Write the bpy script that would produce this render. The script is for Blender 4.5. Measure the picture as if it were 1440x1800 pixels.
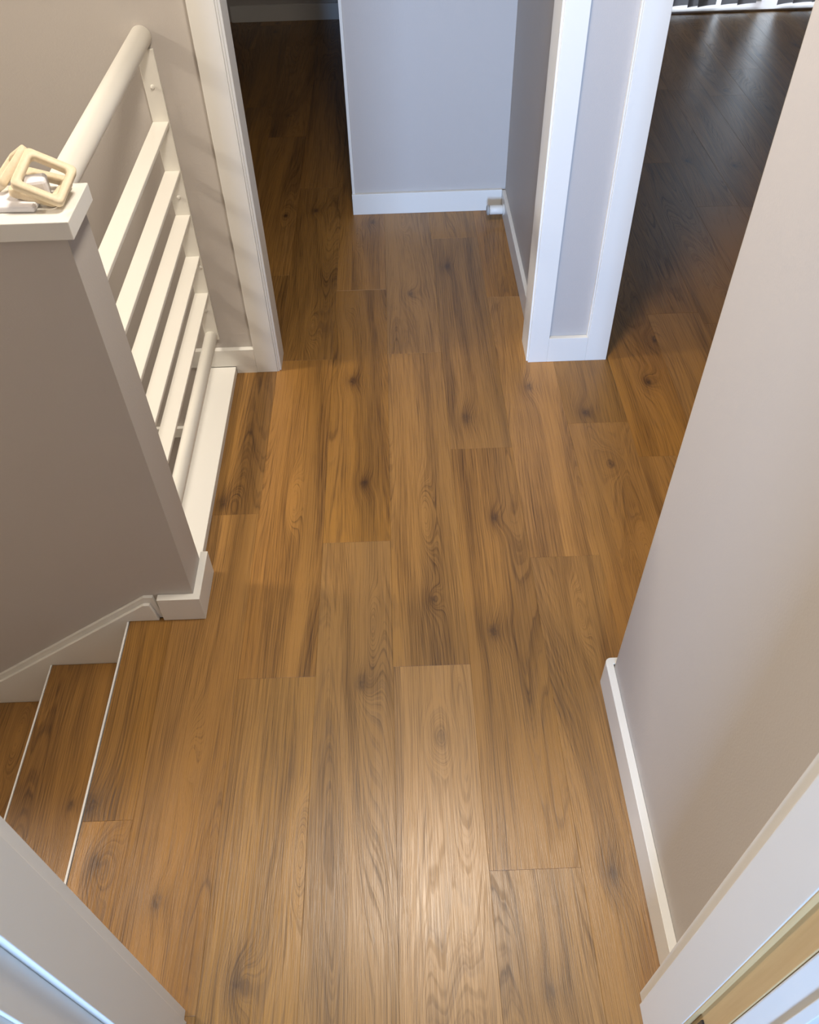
import bpy, bmesh, math, random
from mathutils import Vector, Matrix

for o in list(bpy.data.objects):
    bpy.data.objects.remove(o)
S = bpy.context.scene
COL = S.collection
PI = math.pi
random.seed(7)

# ------------------------------------------------------------------ camera
CAM_H = 1.67
PITCH, YAW, ROLL, FPX = 0.8294, 0.0066, 0.0310, 1457.0
cp, sp, cy, sy = math.cos(PITCH), math.sin(PITCH), math.cos(YAW), math.sin(YAW)
fwd = Vector((sy * cp, cy * cp, -sp))
rt = Vector((cy, -sy, 0))
dn = fwd.cross(rt)
r2 = math.cos(ROLL) * rt + math.sin(ROLL) * dn
d2 = -math.sin(ROLL) * rt + math.cos(ROLL) * dn
cam = bpy.data.cameras.new('camera')
cam.sensor_fit = 'HORIZONTAL'
cam.sensor_width = 36.0
cam.lens = FPX / 1440 * 36
cam.clip_start = 0.02
cam.dof.use_dof = True
cam.dof.focus_distance = 2.0
cam.dof.aperture_fstop = 22
camo = bpy.data.objects.new('camera', cam)
COL.objects.link(camo)
M = Matrix((r2, -d2, -fwd)).transposed().to_4x4()
M.translation = (0, 0, CAM_H)
camo.matrix_world = M
S.camera = camo

# ------------------------------------------------------------------ world, lights, exposure
S.view_settings.view_transform = 'Standard'
S.view_settings.look = 'None'
S.view_settings.gamma = 1
S.view_settings.use_curve_mapping = False
S.view_settings.exposure = 0.0

W = bpy.data.worlds.new('daylight')
S.world = W
W.use_nodes = True
W.node_tree.nodes['Background'].inputs[0].default_value = (0.75, 0.87, 1.0, 1)
W.node_tree.nodes['Background'].inputs[1].default_value = 2.0


def area(name, loc, target, sx, sy_, power, color, shape='RECTANGLE'):
    l = bpy.data.lights.new(name, 'AREA')
    l.shape = shape
    l.size = sx
    l.size_y = sy_
    l.energy = power
    l.color = color
    o = bpy.data.objects.new(name, l)
    COL.objects.link(o)
    o.location = loc
    o.rotation_euler = (Vector(target) - Vector(loc)).to_track_quat('-Z', 'Y').to_euler()
    return o


WARM = (1.0, 0.905, 0.785)
COOL = (0.36, 0.58, 1.0)
area('hall_ceiling_lamp', (0.05, 1.28, 2.37), (0.05, 1.28, 0), 0.30, 0.30, 27, WARM, 'DISK')
area('stairwell_ceiling_lamp', (-2.9, 1.75, 2.37), (-2.2, 1.75, 0), 0.42, 0.42, 84, WARM, 'DISK')
win = area('bedroom_window_daylight', (-0.74, -4.22, 1.45), (-0.5, 0, 1.25), 0.8, 1.3, 80, COOL)
win.data.spread = math.radians(75)
area('patio_door_daylight', (2.2, 5.95, 1.15), (2.2, 0, 1.0), 2.4, 2.1, 26, (0.74, 0.85, 1.0))

# ------------------------------------------------------------------ materials


class G:
    """small node-graph writer"""

    def __init__(self, mat):
        self.nt = mat.node_tree
        self.n = self.nt.nodes

    def node(self, t, **kw):
        nd = self.n.new(t)
        for k, v in kw.items():
            setattr(nd, k, v)
        return nd

    def put(self, sock, v):
        if isinstance(v, (int, float, tuple, list)):
            sock.default_value = v
        else:
            self.nt.links.new(v, sock)

    def m(self, op, a, b=0.0, c=0.0, clamp=False):
        nd = self.node('ShaderNodeMath', operation=op, use_clamp=clamp)
        self.put(nd.inputs[0], a)
        self.put(nd.inputs[1], b)
        if len(nd.inputs) > 2:
            self.put(nd.inputs[2], c)
        return nd.outputs[0]

    def add(self, *a):
        r = a[0]
        for b in a[1:]:
            r = self.m('ADD', r, b)
        return r

    def mul(self, *a):
        r = a[0]
        for b in a[1:]:
            r = self.m('MULTIPLY', r, b)
        return r

    def vec(self, x, y, z):
        nd = self.node('ShaderNodeCombineXYZ')
        for i, v in enumerate((x, y, z)):
            self.put(nd.inputs[i], v)
        return nd.outputs[0]

    def sep(self, v):
        nd = self.node('ShaderNodeSeparateXYZ')
        self.nt.links.new(v, nd.inputs[0])
        return nd.outputs

    def noise(self, v, scale=1.0, detail=2.0, rough=0.5):
        nd = self.node('ShaderNodeTexNoise')
        self.put(nd.inputs['Vector'], v)
        nd.inputs['Scale'].default_value = scale
        nd.inputs['Detail'].default_value = detail
        nd.inputs['Roughness'].default_value = rough
        return nd.outputs[0]

    def attr(self, name):
        nd = self.node('ShaderNodeAttribute', attribute_type='OBJECT', attribute_name=name)
        return nd

    def mix(self, f, a, b, mode='MIX'):
        nd = self.node('ShaderNodeMix', data_type='RGBA', blend_type=mode)
        self.put(nd.inputs[0], f)
        for i, v in ((6, a), (7, b)):
            if isinstance(v, tuple) and len(v) == 3:
                v = (*v, 1)
            self.put(nd.inputs[i], v)
        return nd.outputs[2]

    def ramp(self, v, lo, hi, a=0.0, b=1.0):
        nd = self.node('ShaderNodeMapRange', interpolation_type='SMOOTHSTEP')
        self.put(nd.inputs[0], v)
        for i, x in enumerate((lo, hi, a, b)):
            nd.inputs[i + 1].default_value = x
        return nd.outputs[0]


def new_mat(name):
    m = bpy.data.materials.new(name)
    m.use_nodes = True
    b = m.node_tree.nodes['Principled BSDF']
    return m, G(m), b


def paint(name, color, rough=0.5, var=0.03, bump=0.0, bscale=300, spec=0.4):
    m, g, b = new_mat(name)
    geo = g.node('ShaderNodeNewGeometry').outputs['Position']
    n = g.noise(geo, 3.0, 3, 0.6)
    f = g.m('MULTIPLY_ADD', n, var * 2, 1 - var)
    c = g.mix(1.0, tuple(color), (1, 1, 1), 'MULTIPLY')
    vn = g.node('ShaderNodeVectorMath', operation='SCALE')
    g.nt.links.new(c, vn.inputs[0])
    g.nt.links.new(f, vn.inputs['Scale'])
    g.nt.links.new(vn.outputs[0], b.inputs['Base Color'])
    b.inputs['Roughness'].default_value = rough
    b.inputs['Specular IOR Level'].default_value = spec
    if bump:
        bn = g.node('ShaderNodeBump')
        bn.inputs['Strength'].default_value = bump
        bn.inputs['Distance'].default_value = 0.001
        g.nt.links.new(g.noise(geo, bscale, 2, 0.5), bn.inputs['Height'])
        g.nt.links.new(bn.outputs[0], b.inputs['Normal'])
    return m


def wood_floor():
    m, g, b = new_mat('oak_plank')
    tc = g.node('ShaderNodeTexCoord').outputs['Object']
    u, v, _ = g.sep(tc)
    seed = g.attr('seed').outputs['Fac']
    tint = g.attr('tint').outputs['Fac']
    warm = g.attr('warm').outputs['Fac']
    s = g.mul(seed, 17.3)
    # growth-ring field: tilted plane plus long soft noise; its contour lines are the grain
    n1 = g.noise(g.vec(g.mul(u, 6.0), g.mul(v, 0.55), s), 1.0, 1.0, 0.4)
    n2 = g.noise(g.vec(g.mul(u, 40.0), g.mul(v, 3.5), g.add(s, 3.3)), 1.0, 2.0, 0.5)
    ring = g.add(g.mul(u, 105.0), g.mul(n1, 40.0), g.mul(n2, 0.7))
    dark = 0.0
    halo = 0.0
    n4 = g.noise(g.vec(g.mul(u, 110.0), g.mul(v, 70.0), s), 1.0, 3.0, 0.6)
    for nm in ('knot_a', 'knot_b'):
        kx, ky, ks = g.sep(g.attr(nm).outputs['Vector'])
        dx = g.m('DIVIDE', g.m('SUBTRACT', u, kx), g.m('MAXIMUM', ks, 0.001))
        dy = g.m('DIVIDE', g.m('SUBTRACT', v, ky), g.m('MAXIMUM', g.mul(ks, 1.7), 0.001))
        dd = g.add(g.mul(dx, dx), g.mul(dy, dy))
        on = g.m('GREATER_THAN', ks, 0.002)
        ring = g.add(ring, g.mul(on, 3.6, g.m('EXPONENT', g.mul(dd, -0.16))))
        wob = g.m('MULTIPLY_ADD', n4, 2.4, -0.35)
        dark = g.add(dark, g.mul(on, wob, g.m('EXPONENT', g.mul(dd, -1.6))))
        halo = g.add(halo, g.mul(on, g.m('EXPONENT', g.mul(dd, -0.16))))
    ex, ey, es = g.sep(g.attr('eye').outputs['Vector'])
    dx = g.m('DIVIDE', g.m('SUBTRACT', u, ex), g.m('MAXIMUM', es, 0.001))
    dy = g.m('DIVIDE', g.m('SUBTRACT', v, ey), g.m('MAXIMUM', g.mul(es, 5.0), 0.001))
    dd = g.add(g.mul(dx, dx), g.mul(dy, dy))
    eon = g.m('GREATER_THAN', es, 0.002)
    eb = g.mul(eon, g.m('EXPONENT', g.mul(dd, -0.5)))
    ring = g.add(ring, g.mul(eb, 7.5))
    saw = g.m('FRACT', ring)
    line = g.m('MULTIPLY', g.m('POWER', saw, 3.6), g.ramp(saw, 0.995, 0.90))
    n3 = g.noise(g.vec(g.mul(u, 8.0), g.mul(v, 0.8), g.add(s, 8.1)), 1.0, 2.0, 0.5)
    mask = g.m('MAXIMUM', g.ramp(n3, 0.36, 0.62, 0.30, 1.0), g.ramp(eb, 0.05, 0.4))
    pores = g.noise(g.vec(g.mul(ring, 4.6), g.mul(v, 8.0), s), 1.0, 2.0, 0.6)
    pore = g.ramp(pores, 0.46, 0.64)
    hair = g.ramp(g.noise(g.vec(g.mul(u, 640.0), g.mul(v, 5.0), g.add(s, 2.2)), 1.0, 2.0, 0.55), 0.44, 0.62)
    fine = g.noise(g.vec(g.mul(ring, 1.3), g.mul(v, 1.6), g.add(s, 1.9)), 1.0, 3.0, 0.6)
    band = g.noise(g.vec(g.mul(ring, 0.15), g.mul(v, 0.9), g.add(s, 5.7)), 1.0, 2.0, 0.5)
    d = g.add(g.mul(line, mask, 0.46), g.mul(pore, 0.22), g.mul(hair, 0.34), g.m('MULTIPLY_ADD', fine, 0.42, -0.22),
              g.m('MULTIPLY_ADD', band, 1.65, -0.80), g.mul(halo, 0.26), g.mul(eb, -0.22))
    d = g.m('ADD', d, 0.0, clamp=True)
    c = g.mix(d, (0.355, 0.174, 0.036), (0.070, 0.028, 0.0055))
    # cooler streaks
    c = g.mix(g.ramp(n3, 0.5, 0.75, 0.0, 0.30), c, g.mix(d, (0.30, 0.160, 0.055), (0.075, 0.035, 0.011)))
    c = g.mix(g.m('MINIMUM', g.m('MAXIMUM', g.mul(dark, 0.95), 0.0), 0.88), c, (0.040, 0.016, 0.007))
    vs = g.node('ShaderNodeVectorMath', operation='SCALE')
    g.nt.links.new(c, vs.inputs[0])
    g.nt.links.new(tint, vs.inputs['Scale'])
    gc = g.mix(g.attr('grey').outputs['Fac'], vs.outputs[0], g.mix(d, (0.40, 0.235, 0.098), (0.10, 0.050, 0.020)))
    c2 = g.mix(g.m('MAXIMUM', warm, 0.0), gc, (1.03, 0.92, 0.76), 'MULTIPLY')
    g.nt.links.new(c2, b.inputs['Base Color'])
    g.nt.links.new(g.m('MULTIPLY_ADD', pore, 0.08, 0.31), b.inputs['Roughness'])
    b.inputs['Specular IOR Level'].default_value = 0.58
    bn = g.node('ShaderNodeBump')
    bn.inputs['Strength'].default_value = 0.2
    bn.inputs['Distance'].default_value = 0.0005
    h = g.add(g.mul(hair, -0.8), g.mul(pore, -0.3), g.mul(fine, 0.4))
    g.nt.links.new(h, bn.inputs['Height'])
    g.nt.links.new(bn.outputs[0], b.inputs['Normal'])
    return m


def pale_wood():
    m, g, b = new_mat('pale_beech')
    tc = g.node('ShaderNodeTexCoord').outputs['Object']
    u, v, w = g.sep(tc)
    n = g.noise(g.vec(g.mul(u, 260), g.mul(v, 40), g.mul(w, 260)), 1.0, 3, 0.6)
    g.nt.links.new(g.mix(n, (0.84, 0.73, 0.54), (0.70, 0.56, 0.36)), b.inputs['Base Color'])
    b.inputs['Roughness'].default_value = 0.5
    return m


def bare_timber():
    m, g, b = new_mat('bare_timber')
    p = g.node('ShaderNodeNewGeometry').outputs['Position']
    u, v, w = g.sep(p)
    n = g.noise(g.vec(g.mul(u, 200), g.mul(v, 200), g.mul(w, 6)), 1.0, 3, 0.6)
    g.nt.links.new(g.mix(n, (0.72, 0.50, 0.24), (0.60, 0.38, 0.16)), b.inputs['Base Color'])
    b.inputs['Roughness'].default_value = 0.55
    return m


OAK = wood_floor()
BEECH = pale_wood()
TIMBER = bare_timber()
WALL = paint('taupe_wall_paint', (0.53, 0.488, 0.445), 0.6, 0.02, 0.25, 260)
TRIM = paint('white_gloss_trim', (0.80, 0.78, 0.72), 0.35, 0.012)
RAILW = paint('cream_metal_paint', (0.80, 0.77, 0.69), 0.35, 0.015)
CEIL = paint('ceiling_paint', (0.78, 0.76, 0.72), 0.8, 0.01)
SUB = paint('subfloor', (0.07, 0.045, 0.03), 0.8, 0.1)
ALU = paint('pale_nosing', (0.78, 0.77, 0.74), 0.3, 0.02)
WPLAST = paint('white_plastic', (0.80, 0.79, 0.82), 0.35, 0.01)
STEEL = paint('dark_steel', (0.05, 0.042, 0.04), 0.35, 0.05)
RUBBER = paint('grey_rubber', (0.42, 0.41, 0.39), 0.6, 0.03)
VANE = paint('grey_vane_fabric', (0.30, 0.30, 0.31), 0.8, 0.04)
_nt = VANE.node_tree
_tr = _nt.nodes.new('ShaderNodeBsdfTranslucent')
_tr.inputs[0].default_value = (0.75, 0.74, 0.76, 1)
_mx = _nt.nodes.new('ShaderNodeMixShader')
_mx.inputs[0].default_value = 0.35
_nt.links.new(_nt.nodes['Principled BSDF'].outputs[0], _mx.inputs[1])
_nt.links.new(_tr.outputs[0], _mx.inputs[2])
_nt.links.new(_mx.outputs[0], _nt.nodes['Material Output'].inputs[0])
BEDW = paint('bedroom_wall_paint', (0.46, 0.38, 0.29), 0.7, 0.02)
BEDF = paint('bedroom_carpet', (0.25, 0.16, 0.09), 0.9, 0.1)
SILL = paint('pale_track', (0.75, 0.66, 0.62), 0.4, 0.02)


def glass():
    m = bpy.data.materials.new('window_glass')
    m.use_nodes = True
    nt = m.node_tree
    nt.nodes.remove(nt.nodes['Principled BSDF'])
    t = nt.nodes.new('ShaderNodeBsdfTransparent')
    gl = nt.nodes.new('ShaderNodeBsdfGlossy')
    gl.inputs['Roughness'].default_value = 0.02
    mx = nt.nodes.new('ShaderNodeMixShader')
    mx.inputs[0].default_value = 0.06
    nt.links.new(t.outputs[0], mx.inputs[1])
    nt.links.new(gl.outputs[0], mx.inputs[2])
    nt.links.new(mx.outputs[0], nt.nodes['Material Output'].inputs[0])
    return m


GLASS = glass()

# ------------------------------------------------------------------ mesh helpers


def bx(bm, x0, x1, y0, y1, z0, z1, bev=0.0):
    b = bmesh.new()
    bmesh.ops.create_cube(b, size=1)
    for v in b.verts:
        v.co = Vector(((x0 + x1) / 2 + v.co.x * (x1 - x0), (y0 + y1) / 2 + v.co.y * (y1 - y0), (z0 + z1) / 2 + v.co.z * (z1 - z0)))
    if bev:
        bmesh.ops.bevel(b, geom=list(b.edges), offset=bev, segments=2, affect='EDGES', profile=0.5)
    merge(bm, b)
    return bm


def merge(bm, b):
    me = bpy.data.meshes.new('tmp')
    b.to_mesh(me)
    b.free()
    bm.from_mesh(me)
    bpy.data.meshes.remove(me)


def prism(bm, pts, axis, a0, a1, bev=0.0):
    """extrude a 2D polygon along an axis: axis 'y' -> pts are (x,z); 'z' -> (x,y); 'x' -> (y,z)"""
    def P(p, a):
        return {'y': (p[0], a, p[1]), 'z': (p[0], p[1], a), 'x': (a, p[0], p[1])}[axis]
    b = bmesh.new()
    lo = [b.verts.new(P(p, a0)) for p in pts]
    hi = [b.verts.new(P(p, a1)) for p in pts]
    n = len(pts)
    b.faces.new(lo)
    b.faces.new(hi)
    for i in range(n):
        b.faces.new((lo[i], lo[(i + 1) % n], hi[(i + 1) % n], hi[i]))
    bmesh.ops.recalc_face_normals(b, faces=list(b.faces))
    if bev:
        bmesh.ops.bevel(b, geom=list(b.edges), offset=bev, segments=2, affect='EDGES', profile=0.5)
    merge(bm, b)
    return bm


def tube(bm, p0, p1, r, seg=28, cap_r=None):
    """solid rod between two points with softened ends"""
    p0, p1 = Vector(p0), Vector(p1)
    ax = (p1 - p0).normalized()
    q = ax.to_track_quat('Z', 'Y')
    L = (p1 - p0).length
    c = cap_r if cap_r is not None else min(r * 0.15, 0.002)
    rings = [(0, r - c), (c, r), (L - c, r), (L, r - c)]
    vs = []
    for h, rr in rings:
        vs.append([bm.verts.new(p0 + q @ Vector((rr * math.cos(2 * PI * k / seg), rr * math.sin(2 * PI * k / seg), h))) for k in range(seg)])
    for a, b_ in zip(vs, vs[1:]):
        for k in range(seg):
            f = bm.faces.new((a[k], a[(k + 1) % seg], b_[(k + 1) % seg], b_[k]))
            f.smooth = True
    bm.faces.new(list(reversed(vs[0])))
    bm.faces.new(vs[-1])
    return bm


def B():
    return bmesh.new()


def obj(name, bm, mat, parent=None, origin=None):
    if origin is not None:
        for v in bm.verts:
            v.co -= Vector(origin)
    me = bpy.data.meshes.new(name)
    bm.to_mesh(me)
    bm.free()
    me.materials.append(mat)
    o = bpy.data.objects.new(name, me)
    COL.objects.link(o)
    if parent is not None:
        o.parent = parent
    if origin is not None:
        base = Vector(parent.location) if parent is not None else Vector((0, 0, 0))
        o.location = Vector(origin) - base
    return o


def struct(name, bm, mat, label, cat, parent=None):
    o = obj(name, bm, mat, parent)
    if parent is None:
        o['kind'] = 'structure'
        o['label'] = label
        o['category'] = cat
    return o


def thing(name, label, cat, loc=(0, 0, 0), group=None):
    o = bpy.data.objects.new(name, None)
    o.empty_display_size = 0.05
    COL.objects.link(o)
    o.location = loc
    o['label'] = label
    o['category'] = cat
    if group:
        o['group'] = group
    return o


def tag(o, label, cat, group=None):
    o['label'] = label
    o['category'] = cat
    if group:
        o['group'] = group
    return o


def rel(bm, loc):
    for v in bm.verts:
        v.co -= Vector(loc)
    return bm


HC = 2.4      # ceiling height
LOW = -1.75   # stairwell bottom

# ------------------------------------------------------------------ floor of oak planks
PW, PL, X0 = 0.18, 1.20, -0.0425
b = B()
bx(b, -0.690, 0.62, 0.10, 1.30, -0.06, -0.006)
bx(b, -0.575, 0.62, 1.30, 2.30, -0.06, -0.006)
bx(b, 0.62, 3.75, 0.86, 5.62, -0.06, -0.006)
bx(b, -1.10, 0.62, 2.30, 5.62, -0.06, -0.006)
floor = struct('floor', b, SUB, 'warm oak plank floor running through hall and rooms', 'floor')

joints = {-6: 0.55, -5: 5.12, -4: 0.70, -3: 0.343, -2: 1.023, -1: 1.428, 0: 1.041, 1: 0.572, 2: 1.354, 3: 1.866,
          4: 1.713, 5: 2.416, 6: 1.15, 7: 1.95, 8: 4.335, 9: 3.05, 10: 4.583, 11: 3.7, 12: 4.1, 13: 3.3, 14: 4.9, 15: 3.9,
          16: 3.0, 17: 4.4, 18: 3.5, 19: 4.8, 20: 3.2}
knots = [(0.059, 0.859, .013), (-0.117, 1.002, .015), (0.201, 1.130, .015), (0.240, 1.497, .012), (-0.115, 1.644, .013),
         (0.194, 1.907, .017), (-0.155, 2.105, .014), (-0.506, 1.586, .017), (0.045, 2.591, .013), (0.189, 2.768, .014),
         (0.223, 2.281, .013), (0.402, 2.046, .014), (0.559, 1.914, .014), (0.594, 1.689, .011), (-0.326, 3.229, .014),
         (-0.677, 0.735, .019), (-0.640, 0.613, .015), (-0.092, 3.119, .012), (0.85, 2.27, .013), (0.78, 2.05, .012)]
eyes = [(-0.312, 1.588, .017), (0.048, 1.517, .017), (0.412, 1.162, .017), (-0.491, 0.835, .017), (-0.307, 2.409, .018),
        (0.34, 0.75, .012), (-0.235, 0.62, .013), (0.04, 2.05, .012)]
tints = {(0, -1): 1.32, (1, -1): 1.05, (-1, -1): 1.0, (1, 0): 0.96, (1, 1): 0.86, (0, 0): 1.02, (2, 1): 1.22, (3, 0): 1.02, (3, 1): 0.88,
         (-1, 0): 0.90, (-2, 0): 1.08, (-2, -1): 1.04, (-3, 0): 1.04, (0, 1): 1.06, (2, 2): 1.08, (4, 0): 1.06, (-1, 1): 0.95}


def plank(x0, x1, y0, y1, z, name, parent, info=None, thick=0.006):
    g = 0.0001
    x0 += g
    x1 -= g
    y0 += g
    y1 -= g
    cx_, cy_ = (x0 + x1) / 2, (y0 + y1) / 2
    hx, hy, e, dz = (x1 - x0) / 2, (y1 - y0) / 2, 0.0003, 0.0003
    vs, fs = [], []
    for (ax, ay, az) in ((hx, hy, -thick), (hx, hy, -dz), (hx - e, hy - e, 0)):
        vs += [(-ax, -ay, az), (ax, -ay, az), (ax, ay, az), (-ax, ay, az)]
    for r_ in (0, 4):
        for k in range(4):
            a, c = r_ + k, r_ + (k + 1) % 4
            fs.append((a, c, c + 4, a + 4))
    fs.append((8, 9, 10, 11))
    me = bpy.data.meshes.new(name)
    me.from_pydata(vs, [], fs)
    me.materials.append(OAK)
    o = bpy.data.objects.new(name, me)
    COL.objects.link(o)
    o.parent = parent
    o.location = (cx_, cy_, z)
    o['seed'] = random.uniform(0, 40)
    o['tint'] = random.uniform(0.92, 1.08)
    o['warm'] = random.uniform(0.0, 0.45)
    ks = [(k[0] - cx_, k[1] - cy_, k[2]) for k in knots if x0 < k[0] < x1 and y0 < k[1] < y1 and z == 0]
    es = [(k[0] - cx_, k[1] - cy_, k[2]) for k in eyes if x0 < k[0] < x1 and y0 < k[1] < y1 and z == 0]
    if not ks and random.random() < 0.7:
        ks = [(random.uniform(-.05, .05), random.uniform(-.45, .45) * (y1 - y0), random.uniform(.009, .015))]
    if not es and random.random() < 0.25:
        es = [(random.uniform(-.05, .05), random.uniform(-.45, .45) * (y1 - y0), random.uniform(.012, .018))]
    ks = (ks + [(0.0, 0.0, 0.0)] * 2)[:2]
    es = (es + [(0.0, 0.0, 0.0)])[:1]
    o['knot_a'], o['knot_b'], o['eye'] = list(map(float, ks[0])), list(map(float, ks[1])), list(map(float, es[0]))
    o['grey'] = {(0, -1): 0.65, (1, -1): 0.45, (-1, -1): 0.35, (1, -2): 0.55, (2, 0): 0.3, (-1, 0): 0.3, (0, 1): 0.35, (2, 1): 0.3}.get(info, random.choice((0.0, 0.0, 0.15, 0.25)))  # greyer wood tone; foreground planks also have floor sheen put into their colour
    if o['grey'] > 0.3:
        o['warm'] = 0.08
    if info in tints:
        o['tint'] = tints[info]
    return o


for c in range(-6, 18):
    xa, xb = X0 + c * PW, X0 + (c + 1) * PW
    if c <= -5:
        regs = [(2.29, 5.60)]
    elif c == -4:
        regs = [(0.20, 1.205), (2.29, 5.60)]
    elif xb < 0.50:
        regs = [(0.14, 5.60)]
    elif c == 3:
        regs = [(0.90, 5.60)]
    else:
        regs = [(0.93, 5.60)]
    j0 = joints[c]
    for (ra, rb) in regs:
        k0 = math.floor((ra - j0) / PL)
        k = k0
        while j0 + k * PL < rb:
            ya, yb = max(ra, j0 + k * PL), min(rb, j0 + (k + 1) * PL)
            nb = round((j0 + k * PL) / PL)
            if yb - ya > 0.01:
                if not (xa < 0.62 and xb < 0.45 and xa > -0.17 and ya > 3.3):   # under the closet behind the short wall
                    x_lo = max(xa, -0.687) if (c == -4 and rb < 2) else xa
                    idx = k if j0 < 1.2 else k + 1
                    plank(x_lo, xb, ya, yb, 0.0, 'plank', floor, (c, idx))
            k += 1
# landing nosing strip
struct('nosing_strip', bx(B(), -0.6935, -0.6893, 0.336, 1.196, -0.02, 0.0012), ALU, '', '', floor)

# ------------------------------------------------------------------ walls and ceilings
# wall with the near doorway (camera stands in it)
b = B()
bx(b, -3.5, -0.444, 0.225, 0.335, LOW, HC)
bx(b, -0.444, 0.405, 0.225, 0.335, 2.06, HC)
bx(b, 0.405, 0.4465, 0.225, 0.335, 0, HC)
struct('wall_near', b, WALL, 'taupe wall around the near doorway beside the stairs', 'wall')

# right wall: L with a rounded far corner
pts = [(0.447, 0.225)]
for k in range(7):
    a = PI + -PI / 2 * k / 6
    pts.append((0.447 + 0.010 + 0.010 * math.cos(a), 0.965 + 0.010 * math.sin(a)))
pts += [(3.75, 0.975), (3.75, 0.865), (0.56, 0.865), (0.56, 0.225)]
struct('wall_right', prism(B(), pts, 'z', 0, HC), WALL, 'plain beige wall filling the right edge of the hall', 'wall')

# skirting of the right wall, wrapping the corner
prof = [(0.430, 0.354)]
for k in range(6):
    a = PI - PI / 2 * k / 5
    prof.append((0.430 + 0.013 + 0.013 * math.cos(a), 0.979 + 0.013 * math.sin(a)))
prof += [(0.75, 0.992), (0.75, 0.9752), (0.4468, 0.9752), (0.4468, 0.354)]
b = prism(B(), prof, 'z', 0, 0.085, 0.0016)
struct('baseboard_right', b, TRIM, 'white skirting board with bright top edge along the right wall', 'skirting')

# far-left wall behind the railing
struct('wall_left', bx(B(), -3.5, -0.405, 2.186, 2.272, LOW, HC), WALL, 'taupe wall behind the stair railing', 'wall')
t1 = struct('trim_1', bx(B(), -0.465, -0.3995, 2.168, 2.1858, 0, HC - .02, 0.0012), TRIM,
            'white door casing on the left of the hall opening, striped by railing shadows', 'casing')
struct('bead', bx(B(), -0.3992, -0.3935, 2.1695, 2.1858, 0, HC - .02, 0.001), TRIM, '', '', t1)
struct('jamb', bx(B(), -0.4048, -0.3875, 2.176, 2.268, 0, HC - .02, 0.0012), TRIM, '', '', t1)
b = bx(B(), -0.70, -0.4652, 2.168, 2.1858, 0.0265, 0.090, 0.0012)
bx(b, -0.5295, -0.4652, 2.168, 2.1858, 0.0, 0.0265)
struct('baseboard_left', b, TRIM, 'white skirting between the railing and the left door casing', 'skirting')

# header above hall openings
b = B()
bx(b, -0.405, 0.41, 2.186, 2.272, 2.08, HC)
bx(b, 0.67, 3.75, 2.186, 2.272, 2.08, HC)
struct('wall_header', b, WALL, 'wall above the hall openings', 'wall')

# pillar between the two openings
b = bx(B(), 0.425, 0.655, 2.186, 2.272, 0, HC)
pil = struct('wall_pillar', b, WALL, 'pale pillar with white casing frame between the two openings', 'pillar')
struct('casing', bx(B(), 0.4145, 0.476, 2.170, 2.1858, 0, HC - .02, 0.0012), TRIM, '', '', pil)
struct('casing', bx(B(), 0.600, 0.669, 2.170, 2.1858, 0, HC - .02, 0.0012), TRIM, '', '', pil)
struct('bottom_rail', bx(B(), 0.476, 0.600, 2.170, 2.1858, 0, 0.090, 0.0012), TRIM, '', '', pil)
struct('quad_bead', bx(B(), 0.5955, 0.5998, 2.1735, 2.1858, 0.0905, HC - .02, 0.001), TRIM, '', '', pil)
struct('jamb', bx(B(), 0.4095, 0.4248, 2.178, 2.288, 0, HC - .02, 0.0012), TRIM, '', '', pil)
struct('jamb', bx(B(), 0.6552, 0.6672, 2.178, 2.288, 0, HC - .02, 0.0012), TRIM, '', '', pil)

# closet side wall and short far wall
struct('wall_side', bx(B(), 0.446, 0.652, 2.2721, 5.60, 0, HC), WALL, 'grey side wall running back behind the pillar', 'wall')
b = bx(B(), 0.432, 0.4458, 2.289, 3.181, 0, 0.085, 0.0014)
struct('baseboard_side', b, TRIM, 'white skirting along the grey side wall behind the pillar', 'skirting')
b = bx(B(), -0.157, 0.446, 3.195, 3.30, 0, HC)
bx(b, -0.157, -0.05, 3.30, 5.585, 0, HC)
nib = struct('wall_nib', b, WALL, 'blue-grey short wall facing the hall beyond the opening', 'wall')
struct('corner_strip', bx(B(), -0.1685, -0.1572, 3.188, 3.30, 0.0, HC, 0.001), TRIM, '', '', nib)
struct('baseboard_nib', bx(B(), -0.170, 0.4318, 3.1802, 3.1948, 0, 0.086, 0.0014), TRIM,
       'white skirting along the bottom of the blue-grey short wall', 'skirting')

# dim room beyond
struct('wall_back', bx(B(), -1.10, -0.05, 5.585, 5.68, 0, HC), WALL, 'dim wall at the far end of the dark room', 'wall')
struct('baseboard_back', bx(B(), -0.94, -0.1575, 5.570, 5.5848, 0, 0.088, 0.0014), TRIM,
       'grey skirting at the far end of the dark room', 'skirting')
struct('wall_dark', bx(B(), -1.10, -0.97, 2.272, 5.585, 0, HC), WALL, 'left wall of the dark room', 'wall')

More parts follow.
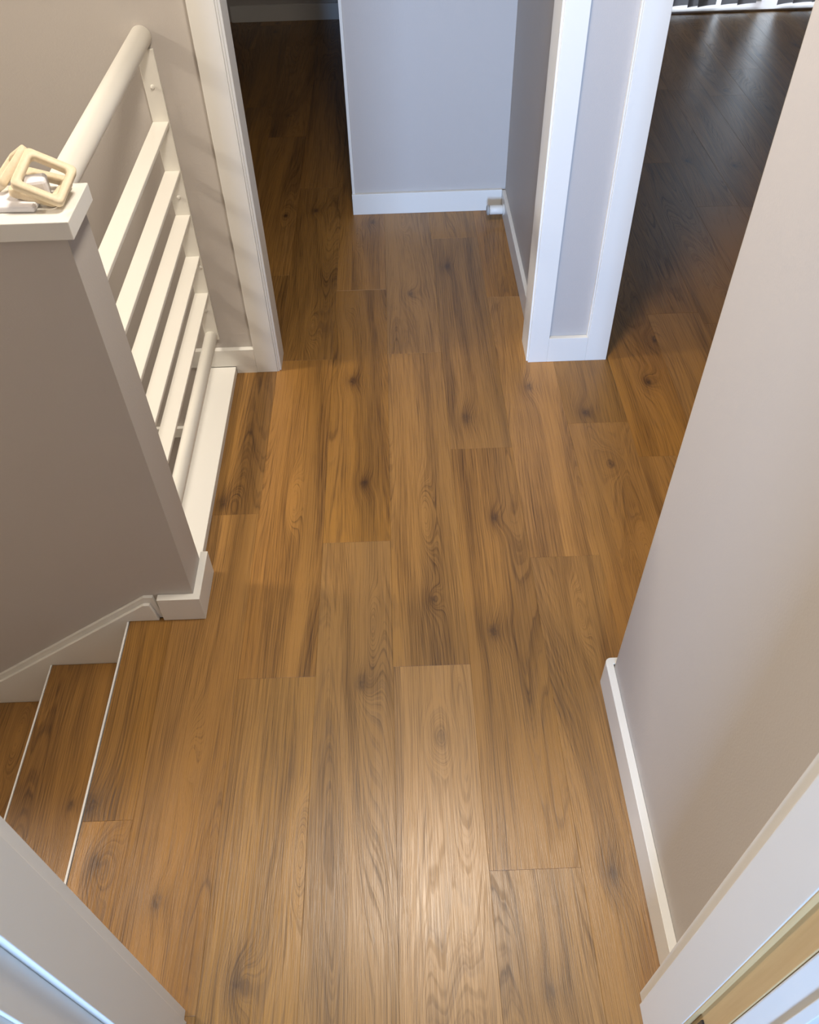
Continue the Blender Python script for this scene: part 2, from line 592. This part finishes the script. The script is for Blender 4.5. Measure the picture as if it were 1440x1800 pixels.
# right room
b = B()
bx(b, 0.652, 1.15, 5.60, 5.70, 0, HC)
bx(b, 3.35, 3.75, 5.60, 5.70, 0, HC)
bx(b, 1.15, 3.35, 5.60, 5.70, 2.15, HC)
struct('wall_far', b, WALL, 'wall around the glazed patio door of the right room', 'wall')
struct('wall_east', bx(B(), 3.75, 3.85, 0.865, 5.70, 0, HC), WALL, 'right wall of the right room', 'wall')
w1 = struct('window_1', bx(B(), 1.15, 3.35, 5.465, 5.66, 0.0005, 0.011, 0.002), SILL, 'glazed patio door behind the grey blinds', 'window')
for xa in (1.15, 2.23, 3.31):
    struct('frame_post', bx(B(), xa, xa + 0.04, 5.62, 5.66, 0.0115, 2.15), TRIM, '', '', w1)
struct('frame_head', bx(B(), 1.19, 3.31, 5.62, 5.66, 2.11, 2.15), TRIM, '', '', w1)
for xa, xb in ((1.191, 2.229), (2.271, 3.309)):
    struct('pane', bx(B(), xa, xb, 5.638, 5.644, 0.0115, 2.1095), GLASS, '', '', w1)

# stairwell outer wall, bedroom shell
struct('wall_stairwell', bx(B(), -3.6, -3.5, 0.225, 2.272, LOW, HC), WALL, 'end wall of the stairwell', 'wall')
b = B()
bx(b, -2.4, -1.18, -4.40, -4.30, 0, HC)
bx(b, -0.30, 2.2, -4.40, -4.30, 0, HC)
bx(b, -1.18, -0.30, -4.40, -4.30, 0, 0.8)
bx(b, -1.18, -0.30, -4.40, -4.30, 2.1, HC)
bx(b, -2.5, -2.4, -4.40, 0.225, 0, HC)
bx(b, 2.2, 2.3, -4.40, 0.225, 0, HC)
bx(b, 0.56, 2.3, 0.225, 0.335, 0, HC)
struct('wall_bedroom', b, BEDW, 'bedroom walls behind the near doorway', 'wall')
struct('floor_bedroom', bx(B(), -2.5, 2.3, -4.40, 0.099, -0.06, -0.001), BEDF, 'bedroom floor behind the near doorway', 'floor')
b = B()
bx(b, -3.6, 0.56, 0.225, 2.272, HC, HC + .05)
bx(b, 0.56, 3.85, 0.865, 5.70, HC, HC + .05)
bx(b, -1.10, 0.56, 2.272, 5.70, HC, HC + .05)
bx(b, -2.5, 2.3, -4.40, 0.225, HC, HC + .05)
struct('ceiling', b, CEIL, 'white ceiling over hall and rooms', 'ceiling')

# ------------------------------------------------------------------ half wall at the stairs
hw = struct('wall_half', bx(B(), -3.0, -0.518, 1.215, 1.324, LOW, 1.0158), WALL,
            'taupe half wall beside the stairs with a white cap', 'half wall')
struct('cap', bx(B(), -3.0, -0.500, 1.197, 1.326, 1.016, 1.046, 0.0012), TRIM, '', '', hw)
b = prism(B(), [(-0.603, 1.197), (-0.500, 1.197), (-0.500, 1.346), (-0.5178, 1.346), (-0.5178, 1.2148), (-0.603, 1.2148)], 'z', 0.0003, 0.082, 0.0014)
struct('skirting_block', b, TRIM, '', '', hw)

# white ledge board on the floor edge below the railing
struct('trim_2', bx(B(), -0.64, -0.5305, 1.3465, 2.1678, 0.0003, 0.0255, 0.0012), TRIM,
       'white ledge board along the floor edge below the railing', 'ledge')
struct('trim_3', bx(B(), -3.0, -0.64, 2.172, 2.1858, -0.275, -0.232, 0.002), TRIM,
       'white trim strip low on the stairwell wall, seen between the railing slats', 'trim')
struct('wall_floor_edge', bx(B(), -0.64, -0.58, 1.325, 2.1858, LOW, -0.0002), WALL, 'stairwell wall under the white ledge', 'wall')

# ------------------------------------------------------------------ staircase going down to the left
GO, RISE = 0.250, 0.180
st = thing('staircase', 'oak stairs with white nosing strips going down beside the half wall', 'stairs', (-0.693, 0.336, 0))
SL = Vector((-0.693, 0.336, 0))
for i in range(1, 9):
    xr, xl, z = -0.693 - GO * (i - 1), -0.693 - GO * i, -RISE * i
    rb = bx(B(), xr - 0.002, xr + 0.010, 0.337, 1.196, z, z + RISE - 0.021)
    obj('riser', rel(rb, SL), WALL, st)
    t = plank(xl + 0.005, xr - 0.003, 0.337, 1.1965, z, 'tread', st, None, 0.02)
    t.location = Vector(t.location) - SL
    t['tint'] = 0.93 + 0.06 * (i % 2)
    if i == 1:
        t['knot_a'] = [0.02, 0.05, 0.010]
    obj('nosing_strip', rel(bx(B(), xl, xl + 0.004, 0.337, 1.1965, z - 0.02, z + 0.0012), SL), ALU, st)
# sloped stringer board with bead
sl = 0.685


def zs(x):
    return 0.082 + (x + 0.637) * sl


pts = [(-2.7, zs(-2.7) - 0.42), (-2.7, zs(-2.7)), (-0.637, 0.082), (-0.614, 0.082), (-0.6035, 0.0005), (-0.690, 0.0005), (-0.690, -0.30)]
obj('stringer', rel(prism(B(), pts, 'y', 1.2062, 1.2148, 0.0008), SL), TRIM, st)
of = 0.017
pts = [(-2.7, zs(-2.7) - 0.42), (-2.7, zs(-2.7) - of), (-0.641, 0.079 - of), (-0.625, 0.079 - of), (-0.6145, 0.0005), (-0.690, 0.0005), (-0.690, -0.30)]
obj('stringer_face', rel(prism(B(), pts, 'y', 1.1975, 1.2060, 0.0012), SL), TRIM, st)
struct('floor_landing', bx(B(), -3.5, -0.64, 0.335, 2.186, LOW, -RISE * 9), SUB, 'lower stair landing', 'floor')

# ------------------------------------------------------------------ railing
RL = Vector((-0.588, 2.186, 0.158))
rail = thing('stair_railing', 'cream railing of five flat horizontal slats with round handrail above the stairwell', 'railing', RL)
YN, YF = 1.3245, 2.1782
obj('handrail', rel(tube(B(), (-0.589, 1.327, 0.993), (-0.589, 2.1855, 0.993), 0.0245, 40), RL), RAILW, rail)
for z in (0.797, 0.669, 0.544, 0.417, 0.295):
    obj('slat', rel(bx(B(), -0.609, -0.568, YN + .006, YF - .0002, z - 0.010, z, 0.0015), RL), RAILW, rail)
obj('bottom_rail', rel(tube(B(), (-0.590, YN + .006, 0.139), (-0.590, YF - .0002, 0.139), 0.0195, 32), RL), RAILW, rail)
wp = obj('wall_plate', rel(bx(B(), -0.609, -0.567, YF, 2.1858, 0.125, 0.966, 0.001), RL), RAILW, rail)
wp2 = obj('wall_plate', rel(bx(B(), -0.609, -0.567, YN, YN + .0058, 0.125, 0.966, 0.001), RL), RAILW, rail)
for (x, z) in ((-0.588, 0.881), (-0.588, 0.595), (-0.573, 0.381), (-0.588, 0.232)):
    sb = tube(B(), (x, YF + .001, z), (x, YF - .0035, z), 0.0055, 14, 0.0015)
    tube(sb, (x, YF - .003, z), (x, YF - .005, z), 0.0030, 10, 0.0008)
    sc = obj('screw', rel(sb, RL), RAILW, wp)

# ------------------------------------------------------------------ near door frame
f1 = struct('trim_4', bx(B(), -0.4435, -0.417, 0.257, 0.3348, 0, 2.06, 0.0012), TRIM, 'pale door jamb at the bottom left corner', 'door jamb')
struct('rebate', bx(B(), -0.4435, -0.429, 0.207, 0.2568, 0, 2.06, 0.0010), TRIM, '', '', f1)
struct('casing', bx(B(), -0.51, -0.4215, 0.335, 0.353, 0, 2.12, 0.0012), TRIM, '', '', f1)
struct('casing', bx(B(), -0.525, -0.4365, 0.192, 0.2248, 0, 2.12, 0.0016), TRIM, '', '', f1)
f2 = struct('trim_5', bx(B(), 0.380, 0.4048, 0.257, 0.3348, 0, 2.06, 0.0012), TRIM, 'pale door jamb at the bottom right corner', 'door jamb')
struct('rebate', bx(B(), 0.3915, 0.4048, 0.2225, 0.2568, 0, 2.06, 0.0010), TIMBER, '', '', f2)
struct('rebate', bx(B(), 0.3812, 0.3914, 0.2555, 0.2575, 0, 2.06), TIMBER, '', '', f2)
struct('casing', bx(B(), 0.3845, 0.4285, 0.335, 0.353, 0, 2.12, 0.0012), TRIM, '', '', f2)
hb = bx(B(), 0.3880, 0.3914, 0.232, 0.248, 0.235, 0.325, 0.0006)
tube(hb, (0.387, 0.229, 0.235), (0.387, 0.229, 0.325), 0.0035, 12)
struct('hinge', hb, STEEL, '', '', f2)
# open door leaf swung back into the bedroom
dl = B()
bx(dl, 0.0, 0.035, -0.76, 0.0, 0.008, 2.03, 0.002)
d1 = struct('door_1', dl, TRIM, 'white door leaf swung open at the bottom right corner', 'door')
d1.location = (0.3925, 0.221, 0)
d1.rotation_euler.z = math.radians(22)
for (ya, yb, za, zb) in ((-0.70, -0.03, 0.12, 0.90), (-0.70, -0.03, 1.05, 1.92)):
    q = B()
    for (a, c, e, f) in ((ya, yb, za, za + .012), (ya, yb, zb - .012, zb), (ya, ya + .012, za, zb), (yb - .012, yb, za, zb)):
        bx(q, -0.006, 0.0, a, c, e, f, 0.001)
    struct('moulding', q, TRIM, '', '', d1)

# ------------------------------------------------------------------ door stop
DS = Vector((0.4318, 3.085, 0.052))
ds = thing('door_stop', 'white cylindrical door stop on the skirting beside the short wall', 'door stop', DS)
obj('base', rel(tube(B(), (0.4318, 3.085, 0.052), (0.426, 3.085, 0.052), 0.021, 28), DS), TRIM, ds)
obj('tube', rel(tube(B(), (0.426, 3.085, 0.052), (0.374, 3.085, 0.052), 0.0175, 28), DS), TRIM, ds)
obj('rubber_tip', rel(tube(B(), (0.3742, 3.085, 0.052), (0.362, 3.085, 0.052), 0.0195, 28, 0.004), DS), RUBBER, ds)

# ------------------------------------------------------------------ vertical blinds
VB = Vector((2.25, 5.5, 2.12))
vb = thing('vertical_blinds', 'grey vertical blinds hanging before the patio door in the right room', 'blinds', VB)
obj('head_rail', rel(bx(B(), 1.2, 3.32, 5.48, 5.52, 2.08, 2.12, 0.002), VB), TRIM, vb)
xs = [1.21, 1.32, 1.43, 1.54, 1.645, 1.745, 1.84, 1.898, None, 2.04, 2.135, None, 2.370, 2.47, 2.58, 2.69, 2.80, 2.91, 3.02, 3.13, 3.24]
xs = [x for x in xs if x]
for i, x in enumerate(xs):
    ang = math.radians(14 + 5 * math.sin(i * 2.1))
    if abs(x - 2.03) < .01:
        ang = math.radians(-12)
    wv = 0.127
    bmv = B()
    n = 6
    lo, hi = [], []
    zb = 0.029 + 0.004 * math.sin(i * 1.7)
    ring = []
    for k in range(n + 1):
        t_ = (k / n - 0.5)
        lx, ly = t_ * wv, 0.006 * (1 - (2 * t_) ** 2)
        ring.append((x + lx * math.cos(ang) - ly * math.sin(ang), 5.5 + lx * math.sin(ang) + ly * math.cos(ang)))
    back = [(p[0] + 0.0008 * math.sin(ang), p[1] + 0.0012) for p in reversed(ring)]
    prism(bmv, ring + back, 'z', zb, 2.085)
    obj('vane', rel(bmv, VB), VANE, vb)

# ------------------------------------------------------------------ small things on the half wall cap


def ring_mesh(P0, e1, e2, L1, L2, bar=0.0125, depth=0.014):
    """rounded square wooden ring: corner P0, in-plane edges e1 and e2"""
    e1 = e1.normalized()
    e2 = (e2 - e1 * e2.dot(e1)).normalized()
    nrm = e1.cross(e2)
    c = P0 + e1 * L1 / 2 + e2 * L2 / 2

    def outline(h1, h2, r, n=6):
        out = []
        for (sx_, sy_, a0) in ((1, 1, 0), (-1, 1, 90), (-1, -1, 180), (1, -1, 270)):
            for k in range(n + 1):
                a = math.radians(a0 + 90 * k / n)
                out.append((sx_ * (h1 - r) + r * math.cos(a), sy_ * (h2 - r) + r * math.sin(a)))
        return out
    O = outline(L1 / 2, L2 / 2, 0.0085)
    I = outline(L1 / 2 - bar, L2 / 2 - bar, 0.006)
    Ob = outline(L1 / 2 - .002, L2 / 2 - .002, 0.0068)
    Ib = outline(L1 / 2 - bar + .002, L2 / 2 - bar + .002, 0.008)
    loops = [(O, depth / 2 - .002), (Ob, depth / 2), (Ib, depth / 2), (I, depth / 2 - .002), (I, -depth / 2 + .002), (Ib, -depth / 2), (Ob, -depth / 2), (O, -depth / 2 + .002)]
    bm = B()
    rows = [[bm.verts.new(e1 * p[0] + e2 * p[1] + nrm * h) for p in L] for L, h in loops]
    N = len(O)
    for a in range(len(rows)):
        r1, r2_ = rows[a], rows[(a + 1) % len(rows)]
        for k in range(N):
            f = bm.faces.new((r1[k], r1[(k + 1) % N], r2_[(k + 1) % N], r2_[k]))
            f.smooth = True
    bmesh.ops.recalc_face_normals(bm, faces=list(bm.faces))
    return bm, c


V = Vector
P0, P1, P3 = V((-0.513, 1.226, 1.056)), V((-0.578, 1.229, 1.088)), V((-0.496, 1.292, 1.080))
bm_, c_ = ring_mesh(P0, P1 - P0, P3 - P0, 0.078, 0.075)
o = obj('wooden_ring', bm_, BEECH)
o.location = c_
tag(o, 'square pale wooden ring tilted up nearest the white cap corner', 'ring', 'square wooden rings on the half wall')
Q0, Q1 = V((-0.528, 1.240, 1.0525)), V((-0.600, 1.252, 1.068))
bm_, c_ = ring_mesh(Q0, Q1 - Q0, V((0.012, 0.07, 0.004)), 0.076, 0.072)
o = obj('wooden_ring', bm_, BEECH)
o.location = c_
tag(o, 'square wooden ring lying low under the tilted ring', 'ring', 'square wooden rings on the half wall')
R0 = V((-0.612, 1.266, 1.074))
bm_, c_ = ring_mesh(R0, V((0.033, 0.058, 0.032)), V((-0.47, 0.80, -0.33)), 0.078, 0.075)
o = obj('wooden_ring', bm_, BEECH)
o.location = c_
tag(o, 'wooden ring standing almost edge-on at the left frame edge', 'ring', 'square wooden rings on the half wall')
o = obj('plug_cube', bx(B(), -0.017, 0.017, -0.016, 0.016, -0.016, 0.016, 0.005), WPLAST)
o.location = (-0.564, 1.282, 1.0622)
o.rotation_euler = (0, 0, math.radians(12))
tag(o, 'small white cube sitting inside the wooden rings', 'plug')
o = obj('white_case', bx(B(), -0.065, 0.065, -0.026, 0.026, -0.005, 0.005, 0.003), WPLAST)
o.location = (-0.622, 1.258, 1.0512)
o.rotation_euler = (0, 0, math.radians(-3))
tag(o, 'flat white case lying on the cap under the wooden rings', 'case')
